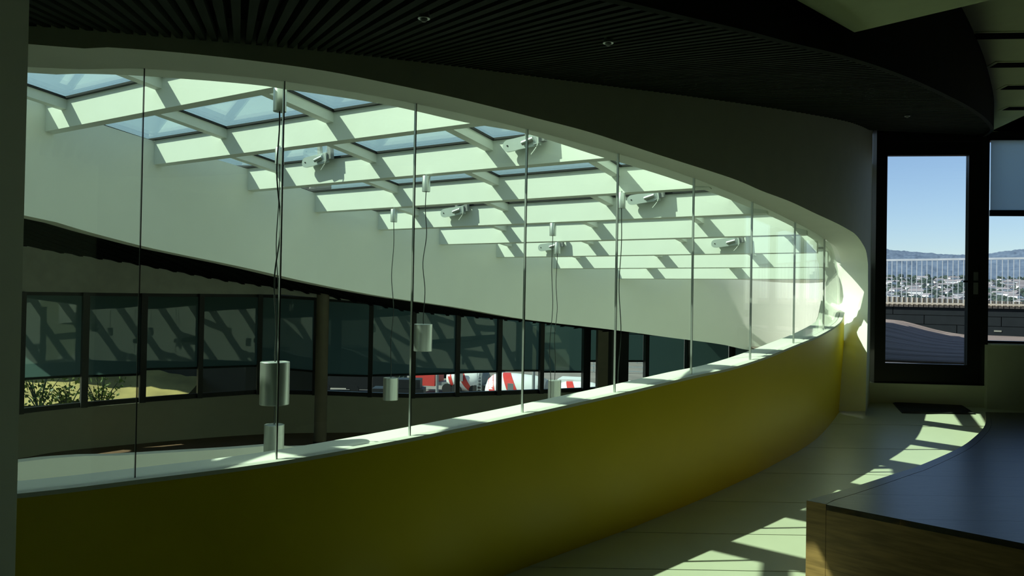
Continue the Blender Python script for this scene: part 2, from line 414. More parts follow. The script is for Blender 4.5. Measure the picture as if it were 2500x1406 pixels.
ph = -.62; dphi = .0145
while ph < 1.93:
    r0, r1 = ray_curve(W, OO, ph), ray_curve(EC, 0, ph)
    if r0 is None and ph > 1.5: r0 = 6.1
    if r0 and r1 and r1 > r0 + .1:
        r1 -= .05
        d = V((sin(ph), -cos(ph))); n = V((d.y, -d.x)); mb = MB()
        hw0, hw1 = dphi * r0 * .27, dphi * r1 * .27
        P = [CS + d*r0 - n*hw0, CS + d*r1 - n*hw1, CS + d*r1 + n*hw1, CS + d*r0 + n*hw0]
        mb.prism(P, lambda p: zc(p[1]), lambda p: zc(p[1]) + .045); mb.build('slat', M['slat'], cl)
    ph += dphi
mb = MB(); n = 100
ws = [W.at(W.L * i / n, OO - .02) for i in range(n + 1)]; es = [EC._pt(EC.L * i / n) for i in range(n + 1)]
mb.grid([[xyz(p, zc(p.y) + .10) for p in ws], [xyz(p, zc(p.y) + .10) for p in es]])
mb.build('backing', M['slatback'], cl)
mb = MB(); mb.grid([[xyz(p, zc(p.y) - .02) for p in es], [xyz(p, EYE.z + 1.83) for p in es]])
mb.grid([[xyz(p, zc(p.y) - .02) for p in es], [xyz(EC.at(EC.L*i/n, -.03), zc(p.y) - .02) for i, p in enumerate(es)], [xyz(EC.at(EC.L*i/n, -.03), EYE.z + 1.9) for i, p in enumerate(es)]])
mb.build('edge_fascia', M['fascia'], cl, True)
for x, y in ((1035, 43), (1485, 103), (2215, 283)):
    r = ray(x, y); D = .51 / (r.z - .155); p = EYE + r * D
    s = tag(empty('ceiling_spotlight', p), {1035: 'small round spotlight in the slatted ceiling above the second glass joint', 1485: 'small round spotlight in the middle of the slatted ceiling', 2215: 'small round spotlight in the slatted ceiling before the terrace door'}[x], 'spotlight', 'spotlights in the slatted ceiling')
    mb = MB(); mb.tube([p + V((0, 0, .03)), p + V((0, 0, -.004))], [.016, .02], 16); mb.build('ring', M['alu'], s)
    mb = MB(); mb.tube([p + V((0, 0, .01)), p + V((0, 0, -.008)), p + V((0, 0, -.014))], [.012, .012, .006], 12); mb.build('lens', M['grey'], s)
# high pale ceiling beyond the slats
ZU = EYE.z + 1.8
uc = tag(empty('ceiling', (5, 4, ZU)), kind='structure', label='pale plaster ceiling with dark slots')
poly = [(p.x, p.y) for p in es]
mb = MB(); mb.grid([[xyz(p, ZU) for p in es], [(max(p.x, 8.2), p.y, ZU) if p.y > 2 else (p.x + 0.0, -3.3, ZU) for p in es]])
mb.quad((es[-1].x, es[-1].y - .1, ZU), (8.3, 8.3, ZU), (8.3, 2, ZU), (4, 2, ZU))
i0 = min(i for i, p in enumerate(es) if p.y > 2)
mb.quad((es[i0].x - .2, 2.1, ZU + .002), (8.3, 2.1, ZU + .002), (8.3, -3.3, ZU + .002), (es[i0].x - .2, -3.3, ZU + .002))
mb.build('ceiling_plaster', M['ceil'], uc)
for px, py, L in ((2382, 80, 3.2), (2436, 152, 3.0), (2461, 208, 2.8), (2464, 260, 2.6)):
    a = on_level(px, py, ZU); mb = MB(); d = V((1, -.10, 0)).normalized(); q = V((.10, 1, 0)).normalized()
    mb.box(a + V((0, 0, -.006)), d * L, q * .12, V((0, 0, .02))); mb.build('air_slot', M['void'], uc)
    mb = MB(); mb.box(a + V((-.03, -.02, -.004)), d * (L + .03), q * .16, V((0, 0, .006))); mb.build('slot_frame', M['ceil'], uc)
# dropped pale bulkhead whose corner points at the terrace door
zb = EYE.z + 1.06
c0 = on_level(2086, 79, zb); a1 = on_level(1945, 0, zb); b1 = on_level(2420, 0, zb)
d1 = (a1 - c0).normalized(); d2 = (b1 - c0).normalized()
bk = tag(empty('ceiling_bulkhead', c0), kind='structure', label='dropped pale bulkhead with a pointed corner')
mb = MB(); P = [c0, c0 + d1*3.4, c0 + d1*3.4 + d2*3.2, c0 + d2*3.2]; mb.prism([(p.x, p.y) for p in P], zb, ZU - .004); mb.build('bulkhead', M['ceil'], bk)
c2 = c0 - (d1 + d2) * .0 - d2 * .12; mb = MB(); P = [c2 , c2 + d1*3.4, c2 + d1*3.4 + d2*.14, c2 + d2*.14]; mb.prism([(p.x, p.y) for p in P], zb + .05, ZU - .006); mb.build('bulkhead_step', M['ceil'], bk)
# ------------------------------------------------------------------ room shell behind and beside the camera
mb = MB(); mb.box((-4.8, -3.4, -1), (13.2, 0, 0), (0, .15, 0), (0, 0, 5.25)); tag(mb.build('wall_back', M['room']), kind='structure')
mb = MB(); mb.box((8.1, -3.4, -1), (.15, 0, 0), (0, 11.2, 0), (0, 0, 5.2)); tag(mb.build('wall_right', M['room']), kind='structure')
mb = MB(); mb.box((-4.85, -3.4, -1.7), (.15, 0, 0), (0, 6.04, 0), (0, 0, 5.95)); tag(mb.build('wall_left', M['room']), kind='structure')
a, b = at(65, 0, 1.55), at(28, 1406, 1.55)
pil = tag(empty('wall_pier', (a.x - .3, 1.5, 0)), kind='structure', label='dark pier at the left edge')
xr = (a.x + b.x) / 2; mb = MB(); mb.box((xr - .7, 1.40, -.05), (.7, 0, 0), (0, .16, 0), (0, 0, 3.6)); mb.build('pier_body', M['wall'], pil)
# ------------------------------------------------------------------ far wall of the void
FLpx = [(51, 524), (134, 545), (209, 564), (269, 580), (343, 600), (684, 673), (909, 719.5), (1009, 735), (1125, 752), (1279, 779), (1500, 805.4), (1632, 823.6), (1758, 840), (1857, 859)]
FL = [VC.hit(x, y) for x, y in FLpx]
FL = [(0, FL[0][1] + .25)] + FL + [(VC.L * .93, FL[-1][1] - .2), (VC.L, FL[-1][1] - .3)]
FL = smooth_tb(sorted(FL)); vu = [VC.L * i / 120 for i in range(121)]
fw = tag(empty('wall_far', xyz(VC._pt(VC.L * .6), 2)), kind='structure', label='sweeping white wall on the far side of the void')
mb = MB(); mb.grid([[xyz(VC._pt(u), interp(FL, u)) for u in vu], [xyz(VC._pt(u), zs(*VC._pt(u)) + .19) for u in vu]])
mb.build('plaster_face', M['white_in'], fw, True)
mb = MB(); mb.grid([[xyz(VC._pt(u), interp(FL, u)) for u in vu], [xyz(VC.at(u, -.14), interp(FL, u) + .0) for u in vu], [xyz(VC.at(u, -.14), interp(FL, u) + .25) for u in vu]])
mb.build('lower_edge', M['gwall'], fw, True)
mb = MB(); mb.grid([[xyz(VC.at(u, -.14), zs(*VC._pt(u)) + .12) for u in vu], [xyz(VC.at(u, -.14), interp(FL, u)) for u in vu]])
mb.build('outer_skin', M['white'], fw, True)
# ------------------------------------------------------------------ gallery beyond: facade curve, floor, ceiling
Fp = [(-10.5, 9.3), (-7.9, 10.6)]
for x, D in ((50, 11.0), (200, 11.7), (640, 13.2), (1010, 13.7), (1425, 14.6), (1700, 15.2)): Fp.append(((x - 1250) / 1900 * D, D))
Fp += [(5.6, 15.7), (6.9, 15.9)]
FC = Curve(Fp[1:]); zg = EYE.z - 2.4
fu = [FC.L * i / 120 for i in range(121)]
CT = [(0, EYE.z + .75)] + [FC.hit(x, y) for x, y in ((52, 597), (345, 646), (568, 688), (700, 705), (1000, 760), (1300, 786), (1500, 812))]
CT = [(a, b) for a, b in CT] + [(FC.L, EYE.z - .75)]
ga = tag(empty('ceiling_gallery', (0, 12, 2)), kind='structure', label='dark soffit over the far gallery')
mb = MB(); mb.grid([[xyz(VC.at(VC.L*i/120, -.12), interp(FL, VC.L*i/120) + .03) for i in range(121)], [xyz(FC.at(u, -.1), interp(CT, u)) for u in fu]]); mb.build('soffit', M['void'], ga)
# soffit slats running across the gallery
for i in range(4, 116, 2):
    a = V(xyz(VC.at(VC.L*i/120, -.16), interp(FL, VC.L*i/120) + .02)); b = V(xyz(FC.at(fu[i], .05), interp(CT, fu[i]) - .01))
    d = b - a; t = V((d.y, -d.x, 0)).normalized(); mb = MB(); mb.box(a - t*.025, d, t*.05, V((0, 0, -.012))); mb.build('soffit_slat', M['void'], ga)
gf = tag(empty('floor_gallery', (0, 12, zg)), kind='structure', label='brown floor of the far gallery')
mb = MB(); mb.grid([[xyz(VC._pt(VC.L*i/120), zg) for i in range(121)], [xyz(FC.at(u, -.1), zg) for u in fu]]); mb.build('boards', M['gfloor'], gf)
mb = MB(); mb.prism([(p.x, p.y) for p in void_poly[::2]], -1.75, -1.7); tag(mb.build('floor_void', M['gfloor']), kind='structure', label='floor at the bottom of the void')
# balustrade on the far side: white on the void side
OB = [VC.hit(x, y) for x, y in ((32, 1130), (330, 1110), (675, 1086), (940, 1072))]
OB = [(0, OB[0][1] + .1)] + OB + [(VC.L, OB[-1][1] - .25)]; OB = smooth_tb(OB)
ob = tag(empty('wall_gallery_balustrade', xyz(VC._pt(VC.L * .4), zg)), kind='structure', label='low white balustrade on the far side of the void')
mb = MB(); mb.grid([[xyz(VC._pt(u), -1.7) for u in vu], [xyz(VC._pt(u), interp(OB, u)) for u in vu], [xyz(VC.at(u, -.12), interp(OB, u)) for u in vu], [xyz(VC.at(u, -.12), zg) for u in vu]])
mb.build('plaster', M['white_in'], ob, True)
# ---- facade
fac = tag(empty('wall_facade', xyz(FC._pt(FC.L*.5), zg)), kind='structure', label='glazed outer wall of the far gallery')
SILL = [FC.hit(x, y) for x, y in ((60, 1010), (200, 995), (640, 962), (1010, 972), (1425, 957), (1700, 940))]; SILL = [(0, SILL[0][1])] + SILL + [(FC.L, SILL[-1][1])]
HEAD = [FC.hit(x, y) for x, y in ((50, 712), (350, 716), (690, 719))]; HEAD = [(0, HEAD[0][1])] + HEAD
uH = HEAD[-1][0]; HEAD += [(uH + .01, HEAD[-1][1]), (uH + 1.2, EYE.z - .12), (FC.L, EYE.z - .3)]
mb = MB(); mb.grid([[xyz(FC.at(u, 0), zg - 1.5) for u in fu], [xyz(FC.at(u, 0), interp(SILL, u)) for u in fu], [xyz(FC.at(u, -.2), interp(SILL, u)) for u in fu], [xyz(FC.at(u, -.2), -6) for u in fu]])
mb.build('parapet', M['parapet'], fac, True)
mb = MB(); mb.grid([[xyz(FC.at(u, 0), interp(HEAD, u)) for u in fu], [xyz(FC.at(u, 0), max(interp(CT, u), interp(HEAD, u)) + .1) for u in fu], [xyz(FC.at(u, -.2), 3.3) for u in fu]])
mb.grid([[xyz(FC.at(u, 0), interp(HEAD, u)) for u in fu], [xyz(FC.at(u, -.2), interp(HEAD, u)) for u in fu], [xyz(FC.at(u, -.2), 3.3) for u in fu]])
mb.build('lintel', M['gwall'], fac, True)
mull = [-420, -270, -110, 51, 208, 350, 490, 634, 770, 905, 1010, 1118, 1220, 1323, 1432, 1579, 1680, 1789, 1905, 2010]
mwid = {1432: .14, 51: .10, 208: .09, 350: .09}
blind_y = {51: (924, 915), 208: (917, 912), 350: (900, 896), 490: (896, 891), 634: (893, 905), 770: (913, 916), 905: (915, 912), 1010: (913, 909), 1118: (908, 905), 1220: (903, 903), 1323: (906, 906), 1432: (880, 880), 1579: (937, 930), 1680: (925, 915)}
mus = [FC.hit(x, 850)[0] for x in mull]
for i, x in enumerate(mull):
    u = mus[i]; p = FC.at(u, 0); t = FC.tan(u); t3 = V((t.x, t.y, 0)); n3 = V((t.y, -t.x, 0)); wdt = mwid.get(x, .075)
    z0, z1 = interp(SILL, u), interp(HEAD, u) ; mb = MB()
    mb.cbox(V((p.x, p.y, (z0+z1)/2)) - n3*.02, t3*wdt, n3*.12, V((0, 0, z1 - z0))); mb.build('mullion', M['dark'], fac)
    if i == len(mull) - 1: break
    ub = mus[i+1]
    q = FC.at(ub, 0); g = MB(); zz0, zz1 = interp(SILL, ub), interp(HEAD, ub)
    P0, P1 = FC.at(u, -.08), FC.at(ub, -.08)
    dd = (P1 - P0); nn = V((dd.y, -dd.x)).normalized()
    # tiny change of tilt from pane to pane, as in a real facade
    g.v = [xyz(P0, z0), xyz(P1, zz0), xyz(P1, zz1), xyz(P0, z1), xyz(P0 - nn*.012, z0), xyz(P1 - nn*.012, zz0), xyz(P1 - nn*.012, zz1), xyz(P0 - nn*.012, z1)]
    g.f = [(0,1,2,3), (7,6,5,4), (0,4,5,1), (2,6,7,3)]; g.build('window_pane', M['g_fac'], fac)
    fr = MB()
    for (za, zb_, h) in ((z0, zz0, .07), (z1 - .05, zz1 - .05, .05)):
        fr.box(V(xyz(P0 + nn*.03, za)), V((dd.x, dd.y, zb_ - za)), V((-nn.x*.08, -nn.y*.08, 0)), V((0, 0, h)))
    fr.build('window_rail', M['dark'], fac)
    if x in blind_y:
        ya, yb = blind_y[x]; pa, pb = P0 - nn*.06, P1 - nn*.06
        zA = EYE.z + ray(x + 8, ya).z * pa.y; zB = EYE.z + ray(mull[i+1] - 8, yb).z * pb.y
    else:
        pa, pb = P0 - nn*.06, P1 - nn*.06; zA = zB = EYE.z - 1.35
    e = dd.normalized() * .012; pa, pb = pa + e, pb - e
    bl = MB(); bl.v = [xyz(pa, zA), xyz(pb, zB), xyz(pb, zz1), xyz(pa, z1), xyz(pa - nn*.004, zA), xyz(pb - nn*.004, zB), xyz(pb - nn*.004, zz1), xyz(pa - nn*.004, z1)]
    bl.f = [(0,1,2,3), (7,6,5,4), (0,4,5,1), (1,5,6,2), (0,3,7,4), (2,6,7,3)]; bo = bl.build('blind', M['blind'], fac)
    hb = MB(); hb.box(V(xyz(pa + nn*.01, zA - .03)), V((pb.x-pa.x, pb.y-pa.y, zB - zA)), V((-nn.x*.03, -nn.y*.03, 0)), V((0, 0, .035))); hb.build('hem_bar', M['black'], fac)
# side walls of the gallery, and an unseen flank added and shaped to shade the terrace deck
mb = MB(); pts = [(4.06, 8.62), (4.5, 9.45), (5.2, 11.0), (6.4, 14.0), (7.55, 16.9)]
mb.grid([[(x, y, -1.7) for x, y in pts], [(x, y, EYE.z + 1.55) for x, y in pts], [(x - .8, y + .3, EYE.z + 1.55) for x, y in pts]]); mb.grid([[(x - .12, y, -1.7) for x, y in pts], [(x - .12, y, EYE.z + 1.5) for x, y in pts]])
tag(mb.build('wall_shading_flank', M['wall']), kind='structure')
mb = MB(); p = VC._pt(0); q = FC._pt(0); mb.quad(xyz(p, -1.7), xyz(q, -1.7), xyz(q, 3.6), xyz(p, 3.6)); p = VC._pt(VC.L); mb.quad(xyz(p, -1.7), (7.0, 15.9, -1.7), (7.0, 15.9, 3), xyz(p, 3))
tag(mb.build('wall_gallery_end', M['parapet']), kind='structure')
# columns in the gallery
def column(name, px0, px1, D, zt, label, square=False, m='column'):
    a, b = at(px0, 800, D), at(px1, 800, D); c = (a + b)/2; r = abs(b.x - a.x)/2
    t = tag(empty(name, (c.x, c.y, zg)), label, 'column'); mb = MB()
    if square: mb.box((c.x - r, c.y, zg), (2*r, 0, 0), (0, .35, 0), (0, 0, zt - zg))
    else: mb.tube([(c.x, c.y, zg), (c.x, c.y, zt)], r, 28)
    mb.build('shaft', M[m], t, not square)
    mb = MB()
    if square: mb.box((c.x - r - .01, c.y - .01, zg), (2*r + .02, 0, 0), (0, .37, 0), (0, 0, .08))
    else: mb.tube([(c.x, c.y, zg), (c.x, c.y, zg + .08)], r + .012, 28)
    mb.build('base_ring', M['dark'], t, not square)
column('round_column', 772, 802, 12.3, EYE.z + .02, 'slim round concrete column in front of the dark gallery windows')
column('square_column', 1461, 1486, 14.0, EYE.z - .42, 'narrow brown square column beside the wide window post', True)
column('broad_column', 1486, 1536, 14.0, EYE.z - .45, 'broad dark column to the right of the narrow brown one', True, 'soffit')
# ------------------------------------------------------------------ skylight
sk = tag(empty('ceiling_skylight', (-.5, 6, 3)), kind='structure', label='sloping white skylight grid over the void')
def clip_u(u):
    ws_ = []
    n = len(void_poly)
    for i in range(n):
        p, q = void_poly[i], void_poly[(i+1) % n]; a = B_.dot(p) - u; b = B_.dot(q) - u
        if a * b < 0: s = p.lerp(q, a/(a-b)); ws_.append(A_.dot(s))
    return (min(ws_), max(ws_)) if ws_ else None
NRM = A_.length_squared
def from_uw(u, w_): return A_ * (w_ / NRM) + B_ * (u / B_.length_squared)
def P3(u, w_, dz=0): q = from_uw(u, w_); return V((q.x, q.y, EYE.z + 1.5 - .125 * u + dz))
COLW = {0: 3.68, 1: 4.22}; WS = 1.12; HB = .20
cells = []
rows = list(range(-3, 11)); ext = {}
for k in rows:
    c = clip_u(U_K(k)); ext[k] = c
    if c and k < 10:
        a, b = c[0] - (.12 if k < 7 else .03), c[1] + .10; mb = MB()
        p0, p1 = P3(U_K(k), a), P3(U_K(k), b); bw = V((B_.x, B_.y, -.125)) * .065
        mb.box(p0 + V((B_.x*.0, B_.y*.0, 0)), p1 - p0, bw, V((0, 0, HB))); mb.build('rafter', M['skyw'], sk)
for k in rows[:-1]:
    u0, u1 = U_K(k) + .065, U_K(k+1)
    cc = [c for c in (ext[k], ext[k+1], clip_u((u0+u1)/2)) if c]
    if not cc: continue
    lo, hi = (max(c[0] for c in cc) - .08 if k >= 5 else min(c[0] for c in cc) - .15), max(c[1] for c in cc) + .1
    par = (k + 1) % 2            # bars end against rafter k+1, bays staggered like brickwork
    off = {-2: 4.1, -1: 3.7, 0: 4.1, 1: 4.52, 2: 3.90, 3: 4.30, 4: 3.70, 5: 4.16, 6: 3.62, 7: 4.1, 8: 3.6, 9: 4.1}.get(k + 1, 3.7); j0 = math.ceil((lo - off) / WS); cuts = [off + WS*j for j in range(j0, j0 + 20) if lo + .15 < off + WS*j < hi - .15]
    for c in cuts:
        mb = MB(); p0, p1 = P3(u0, c - .035, .128), P3(u1, c - .035, .128); mb.box(p0, p1 - p0, V((A_.x, A_.y, 0)) * .07, V((0, 0, HB - .128))); mb.build('cross_bar', M['skyw'], sk)
    ed = [lo] + cuts + [hi]
    for a, b in zip(ed[:-1], ed[1:]):
        mb = MB(); q0, q1 = P3(u0 - .03, a, HB + .012), P3(u1 + .03, a, HB + .012); ax = V((A_.x, A_.y, 0)) * (b - a)/ (NRM)
        mb.box(q0, ax, q1 - q0, V((0, 0, .014))); pn = mb.build('roof_pane', M['g_sky'], sk)
        fr = MB(); du = (q1 - q0); dn = du.normalized(); an = ax.normalized(); z = V((0, 0, -.016)); gw = .052
        fr.box(q0 + z, ax, dn*gw, V((0,0,.014))); fr.box(q1 - dn*gw*1.0 + z, ax, dn*gw, V((0,0,.014)))
        fr.box(q0 + z, an*gw, du, V((0,0,.014))); fr.box(q0 + ax - an*gw + z, an*gw, du, V((0,0,.014)))
        fr.build('gasket', M['black'], pn)
# sky louvre frame caps on the outside
# ------------------------------------------------------------------ window motors
def motor(px, py, k, label):
    r = ray(px, py); uu_ = U_K(k) - .055; Y = uu_ / (.54 * r.x + .84); P = EYE + r * Y
    a3 = -V((A_.x, A_.y, 0)).normalized(); n3 = V((-B_.x, -B_.y, 0)).normalized(); z3 = V((0, 0, 1)); tl = (a3 + z3 * .10).normalized(); up = (z3 - a3*.10).normalized()
    t = tag(empty('window_motor', P), label, 'window opener', 'skylight window motors')
    mb = MB(); n = 20; L, H, T = .30, .085, .02; pr = []
    for i in range(9): an_ = pi/2 + pi * i / 8; pr.append((-L/2 + H/2 + cos(an_)*H/2, sin(an_)*H/2))
    pr += [(L/2, -H/2), (L/2, H/2)]
    f0 = [P + tl*x + up*z + n3*T for x, z in pr]; f1 = [P + tl*x + up*z for x, z in pr]; m_ = len(pr)
    mb.v = [tuple(v) for v in f0 + f1]; mb.f = [tuple(range(m_)), tuple(reversed(range(m_, 2*m_)))] + [(i, (i+1) % m_, m_ + (i+1) % m_, m_ + i) for i in range(m_)]
    mb.build('side_plate', M['motor'], t)
    mb = MB(); mb.cbox(P + tl*.02 + up*.02 - n3*.02, tl*.27, up*.05, n3*.035); mb.build('chain_housing', M['motor'], t)
    mb = MB(); c = P + n3*.035; mb.tube([c + tl*.02 - up*.01, c + tl*.11 + up*.005], .016, 14); mb.build('motor_tube', M['alu'], t, True)
    mb = MB(); mb.cbox(P + tl*.13 + n3*.02, tl*.045, up*.07, n3*.03); mb.build('end_bracket', M['alu'], t)
    mb = MB(); mb.cbox(P + tl*.17 + up*.045, tl*.035, up*.13, n3*.04); mb.build('hinge_arm', M['grey'], t)
    mb = MB(); pts = [c + tl*(.13 + .012*sin(i/8*pi) - .03*(i/8)**2) + up*(.03 - .16*i/8) for i in range(9)]
    pts = [c + tl*(.135 - .05*(i/10)**2 + .02*sin(pi*i/10)) + up*(.03 - .13*i/10) for i in range(11)]; mb.tube(pts, .0035, 6); mb.build('flex_cable', M['wcable'], t, True)
    mb = MB(); s = P - tl*.11 + n3*.021; mb.tube([s, s + n3*.003], .006, 10); mb.build('screw', M['black'], t)
    mb = MB(); mb.cbox(P + tl*.05 + up*.075, tl*.03, up*.07, n3*.03); mb.build('bracket', M['grey'], t)
motor(772, 392, 3, 'silver window motor under the third skylight row, just right of the second glass joint')
motor(1275, 350, 3, 'silver window motor half hidden by the arch at the fourth glass joint')
motor(1107, 517, 5, 'silver window motor on the fifth skylight row, right of the third glass joint')
motor(1572, 484, 5, 'silver window motor beside the rightmost hanging lamp mount')
motor(1342, 602, 7, 'small far window motor beside the two close lamp mounts')
motor(1772, 592, 7, 'small far window motor near the right end of the skylight')
# ------------------------------------------------------------------ pendant lamps
def pendant(cx, cyt, Y, lx, ly_, label, zlow=None, dia=.138):
    P = at(cx, cyt, Y); t = tag(empty('pendant_lamp', P), label, 'lamp', 'aluminium cylinder pendants over the void')
    mb = MB(); R = .031; Hc = .118; mb.tube([P + V((0, 0, .0)), P - V((0, 0, .003)), P - V((0, 0, Hc)), ], [R - .002, R, R], 24); mb.build('ceiling_canopy', M['alu'], t, True)
    st = MB(); st.tube([P, P + V((0, 0, .015))], .006, 8); st.build('mount_stem', M['alu'], t)
    zt = (EYE.z + ray(lx, ly_).z * Y) if zlow is None else zlow
    Q = V((P.x, P.y, zt)); Hl = .205; r = dia/2
    lx0 = at(lx, ly_, Y).x if zlow is None else P.x
    Q.x = P.x + (lx0 - P.x) * .35
    lamp = MB(); prof = [(r - .006, -.012), (r - .002, 0), (r, -.002), (r, -Hl + .002), (r - .002, -Hl), (r - .008, -Hl), (r - .01, -Hl + .03), (.002, -Hl + .03)]
    rows_ = [[Q + V((cos(2*pi*k/40)*pr, sin(2*pi*k/40)*pr, pz)) for k in range(40)] for pr, pz in prof]
    lamp.grid(rows_, True); lamp.build('lamp_shade', M['alu'], t, True)
    cap = MB(); cap.tube([Q + V((0, 0, -.013)), Q + V((0, 0, -.002))], r - .006, 32); cap.build('top_cap', M['motor'], t)
    cb = MB(); top = P - V((0, 0, Hc)); ln = top.z - Q.z; n = 26; sd = random.random() * 6
    pts = [top.lerp(Q, i/n) + V((.012*sin(sd + i*.5) * sin(pi*i/n), .008*cos(sd + i*.37) * sin(pi*i/n), 0)) for i in range(n + 1)]
    cb.tube(pts, .0036, 6); cb.build('cable', M['cable'], t, True)
    return t
pendant(684, 213, 3.75, 675, 883, 'largest aluminium cylinder lamp, at the second glass joint')
pendant(683, 361, 5.5, 671, 1036, 'aluminium cylinder lamp hanging directly below the largest one')
pendant(1041, 430, 5.9, 1032, 791, 'aluminium cylinder lamp right beside the third glass joint, the highest hanging')
pendant(962, 511, 7.2, 955, 922, 'aluminium cylinder lamp left of the third glass joint in front of the dark windows')
pendant(1350, 545, 7.3, 1340, 1010, 'lamp mount with its thin cable left of the two close together', zlow=EYE.z - 1.2)
pendant(1361, 592, 8.25, 1352, 928, 'aluminium cylinder lamp in front of the lorries, right of the fourth glass joint')
pendant(1518, 471, 5.95, 1503, 980, 'lamp mount at the fifth glass joint with its cable dropping behind the sill', zlow=EYE.z - .98)
# ------------------------------------------------------------------ terrace door and window
DP = V((3.80, 8.24)); DT = V((.993, -.118)).normalized()
def dw(px, py): p = on_wall(px, py, DP, DT); return (V((p.x, p.y)) - DP).dot(DT), p.z
dt3 = V((DT.x, DT.y, 0)); dn3 = V((DT.y, -DT.x, 0))    # dn3 points into the room
def dbox(mb, a0, a1, z0, z1, y0=0.0, y1=.08): mb.box(V((DP.x, DP.y, 0)) + dt3*a0 + V((0, 0, z0)) + dn3*y0, dt3*(a1-a0), dn3*(y1-y0), V((0, 0, z1-z0)))
gl0, gt = dw(2163, 385); gl1, gt2 = dw(2361, 377); _, gb = dw(2155, 885); fl0, _ = dw(2136, 700); fr1, _ = dw(2405, 700); _, fb = dw(2128, 935); zt = (gt + gt2)/2
_, wt = dw(2410, 346); _, wb = dw(2405, 838)
d = tag(empty('door_1', (DP.x, DP.y, fb)), kind='structure', label='dark framed glass terrace door')
for nm, args in (('stile', (fl0 + .05, gl0, fb, zt + .14)), ('stile', (gl1, gl1 + .11, fb, zt + .14)), ('rail', (gl0, gl1, zt, zt + .14)), ('rail', (gl0, gl1, fb - .0, gb))):
    mb = MB(); dbox(mb, *args, -.02, .05); mb.build(nm, M['dark'], d)
mb = MB(); dbox(mb, gl0, gl1, gb, zt, .008, .022); mb.build('glass_pane', M['g_door'], d)
hx, hz = dw(2374, 688)
mb = MB(); dbox(mb, hx - .012, hx + .03, hz - .13, hz + .10, .05, .062); mb.build('handle_plate', M['grey'], d)
mb = MB(); dbox(mb, hx - .13, hx + .01, hz - .010, hz + .010, .09, .11); dbox(mb, hx - .006, hx + .014, hz - .01, hz + .01, .06, .1); mb.build('handle', M['dark'], d)
f = tag(empty('trim_door_frame', (DP.x, DP.y, fb)), kind='structure', label='dark frame around the terrace door')
for args in ((fl0 - .02, fl0 + .05, fb, zt + .3), (gl1 + .11, fr1, fb, zt + .3), (fl0, fr1, zt + .14, zt + .42)):
    mb = MB(); dbox(mb, *args, -.06, .07); mb.build('frame_member', M['dark'], f)
mb = MB(); dbox(mb, fl0 - .3, fr1 + .02, 0.5, fb, -.05, .07); dbox(mb, fl0 - .3, fr1 + .02, fb - .02, fb + .012, -.05, .10)
tag(mb.build('trim_threshold', M['wall']), kind='structure', label='raised pale threshold under the terrace door')
mb = MB(); dbox(mb, fl0 - .2, 4.6, zt + .28, ZU + .15, -.2, .05); tag(mb.build('wall_door_header', M['fascia']), kind='structure')
wn = tag(empty('window_1', (DP.x + 1.4, DP.y - .16, wb)), kind='structure', label='dark framed window beside the terrace door')
w1 = fr1 + 1.35; w2 = 4.4
for nm, args in (('sash_rail', (fr1, w2, wt, wt + .12)), ('sash_rail', (fr1, w2, wb - .02, wb + .03)), ('window_post', (w1, w1 + .09, wb, wt))):
    mb = MB(); dbox(mb, *args, -.04, .06); mb.build(nm, M['dark'], wn)
for a, b in ((fr1, w1), (w1 + .09, w2)):
    mb = MB(); dbox(mb, a, b, wb, wt, .008, .022); mb.build('glass_pane', M['g_door'], wn)
_, bz = dw(2450, 515); _, bz2 = dw(2450, 527)
for a, b in ((fr1, w1), (w1 + .09, w2)):
    bo = tag(empty('roller_blind', V((DP.x, DP.y, wt)) + dt3*a), 'pale grey roller blind half lowered in the window beside the terrace door' if a == fr1 else 'roller blind in the next window along, out of the frame', 'blind')
    mb = MB(); dbox(mb, a + .01, b - .01, bz, wt, .07, .074); mb.build('fabric', M['blindr'], bo)
    mb = MB(); dbox(mb, a + .005, b - .005, bz2 - .01, bz, .062, .084); mb.build('hem_bar', M['dark'], bo)
    if a != fr1:
        for o in [bo] + list(bo.children): bpy.data.objects.remove(o)
mb = MB(); A0 = V((DP.x, DP.y, 0)) + dt3*(fr1 - .03); q = .09
p_ = [A0 + dn3*.13, A0 + dt3*3.2 + dn3*.13, A0 + dt3*3.2 - dn3*.15, A0 - dn3*.15]
zb0 = .6
mb.v = [tuple(v + V((0, 0, zb0))) for v in p_]; tp = [p_[0] - dt3*.0, p_[1], p_[2], p_[3] - dt3*.0]; mb.v += [tuple(v + V((0, 0, wb - .01))) for v in tp]
mb.f = [(0,3,2,1), (4,5,6,7), (0,1,5,4), (1,2,6,5), (2,3,7,6), (3,0,4,7)]
tag(mb.build('wall_window_side', M['wall']), kind='structure', label='low pale wall under the window')
mb = MB(); dbox(mb, fr1, w2, wb - .012, wb + .004, -.1, .15); tag(mb.build('trim_window_sill', M['white']), kind='structure')
# doormat
mz = lambda p: zf(p[1]) + .014
pm = [on_slope(x, y, .0) for x, y in ((2180, 985), (2345, 989), (2382, 1012), (2202, 1009))]
mb = MB(); mb.prism([(p.x, p.y) for p in pm], lambda p: zf(p[1]) + .001, lambda p: zf(p[1]) + .010)
cm = sum(pm, V((0, 0, 0)))/4; dm = tag(empty('doormat', cm), 'dark rectangular doormat lying before the terrace door threshold', 'doormat')
mb.build('rubber_edge', M['black'], dm)
ins = [p.lerp(cm, .04) for p in pm]; mb = MB(); mb.prism([(p.x, p.y) for p in ins], lambda p: zf(p[1]) + .010, lambda p: zf(p[1]) + .016); mb.build('pile', M['mat_'], dm)
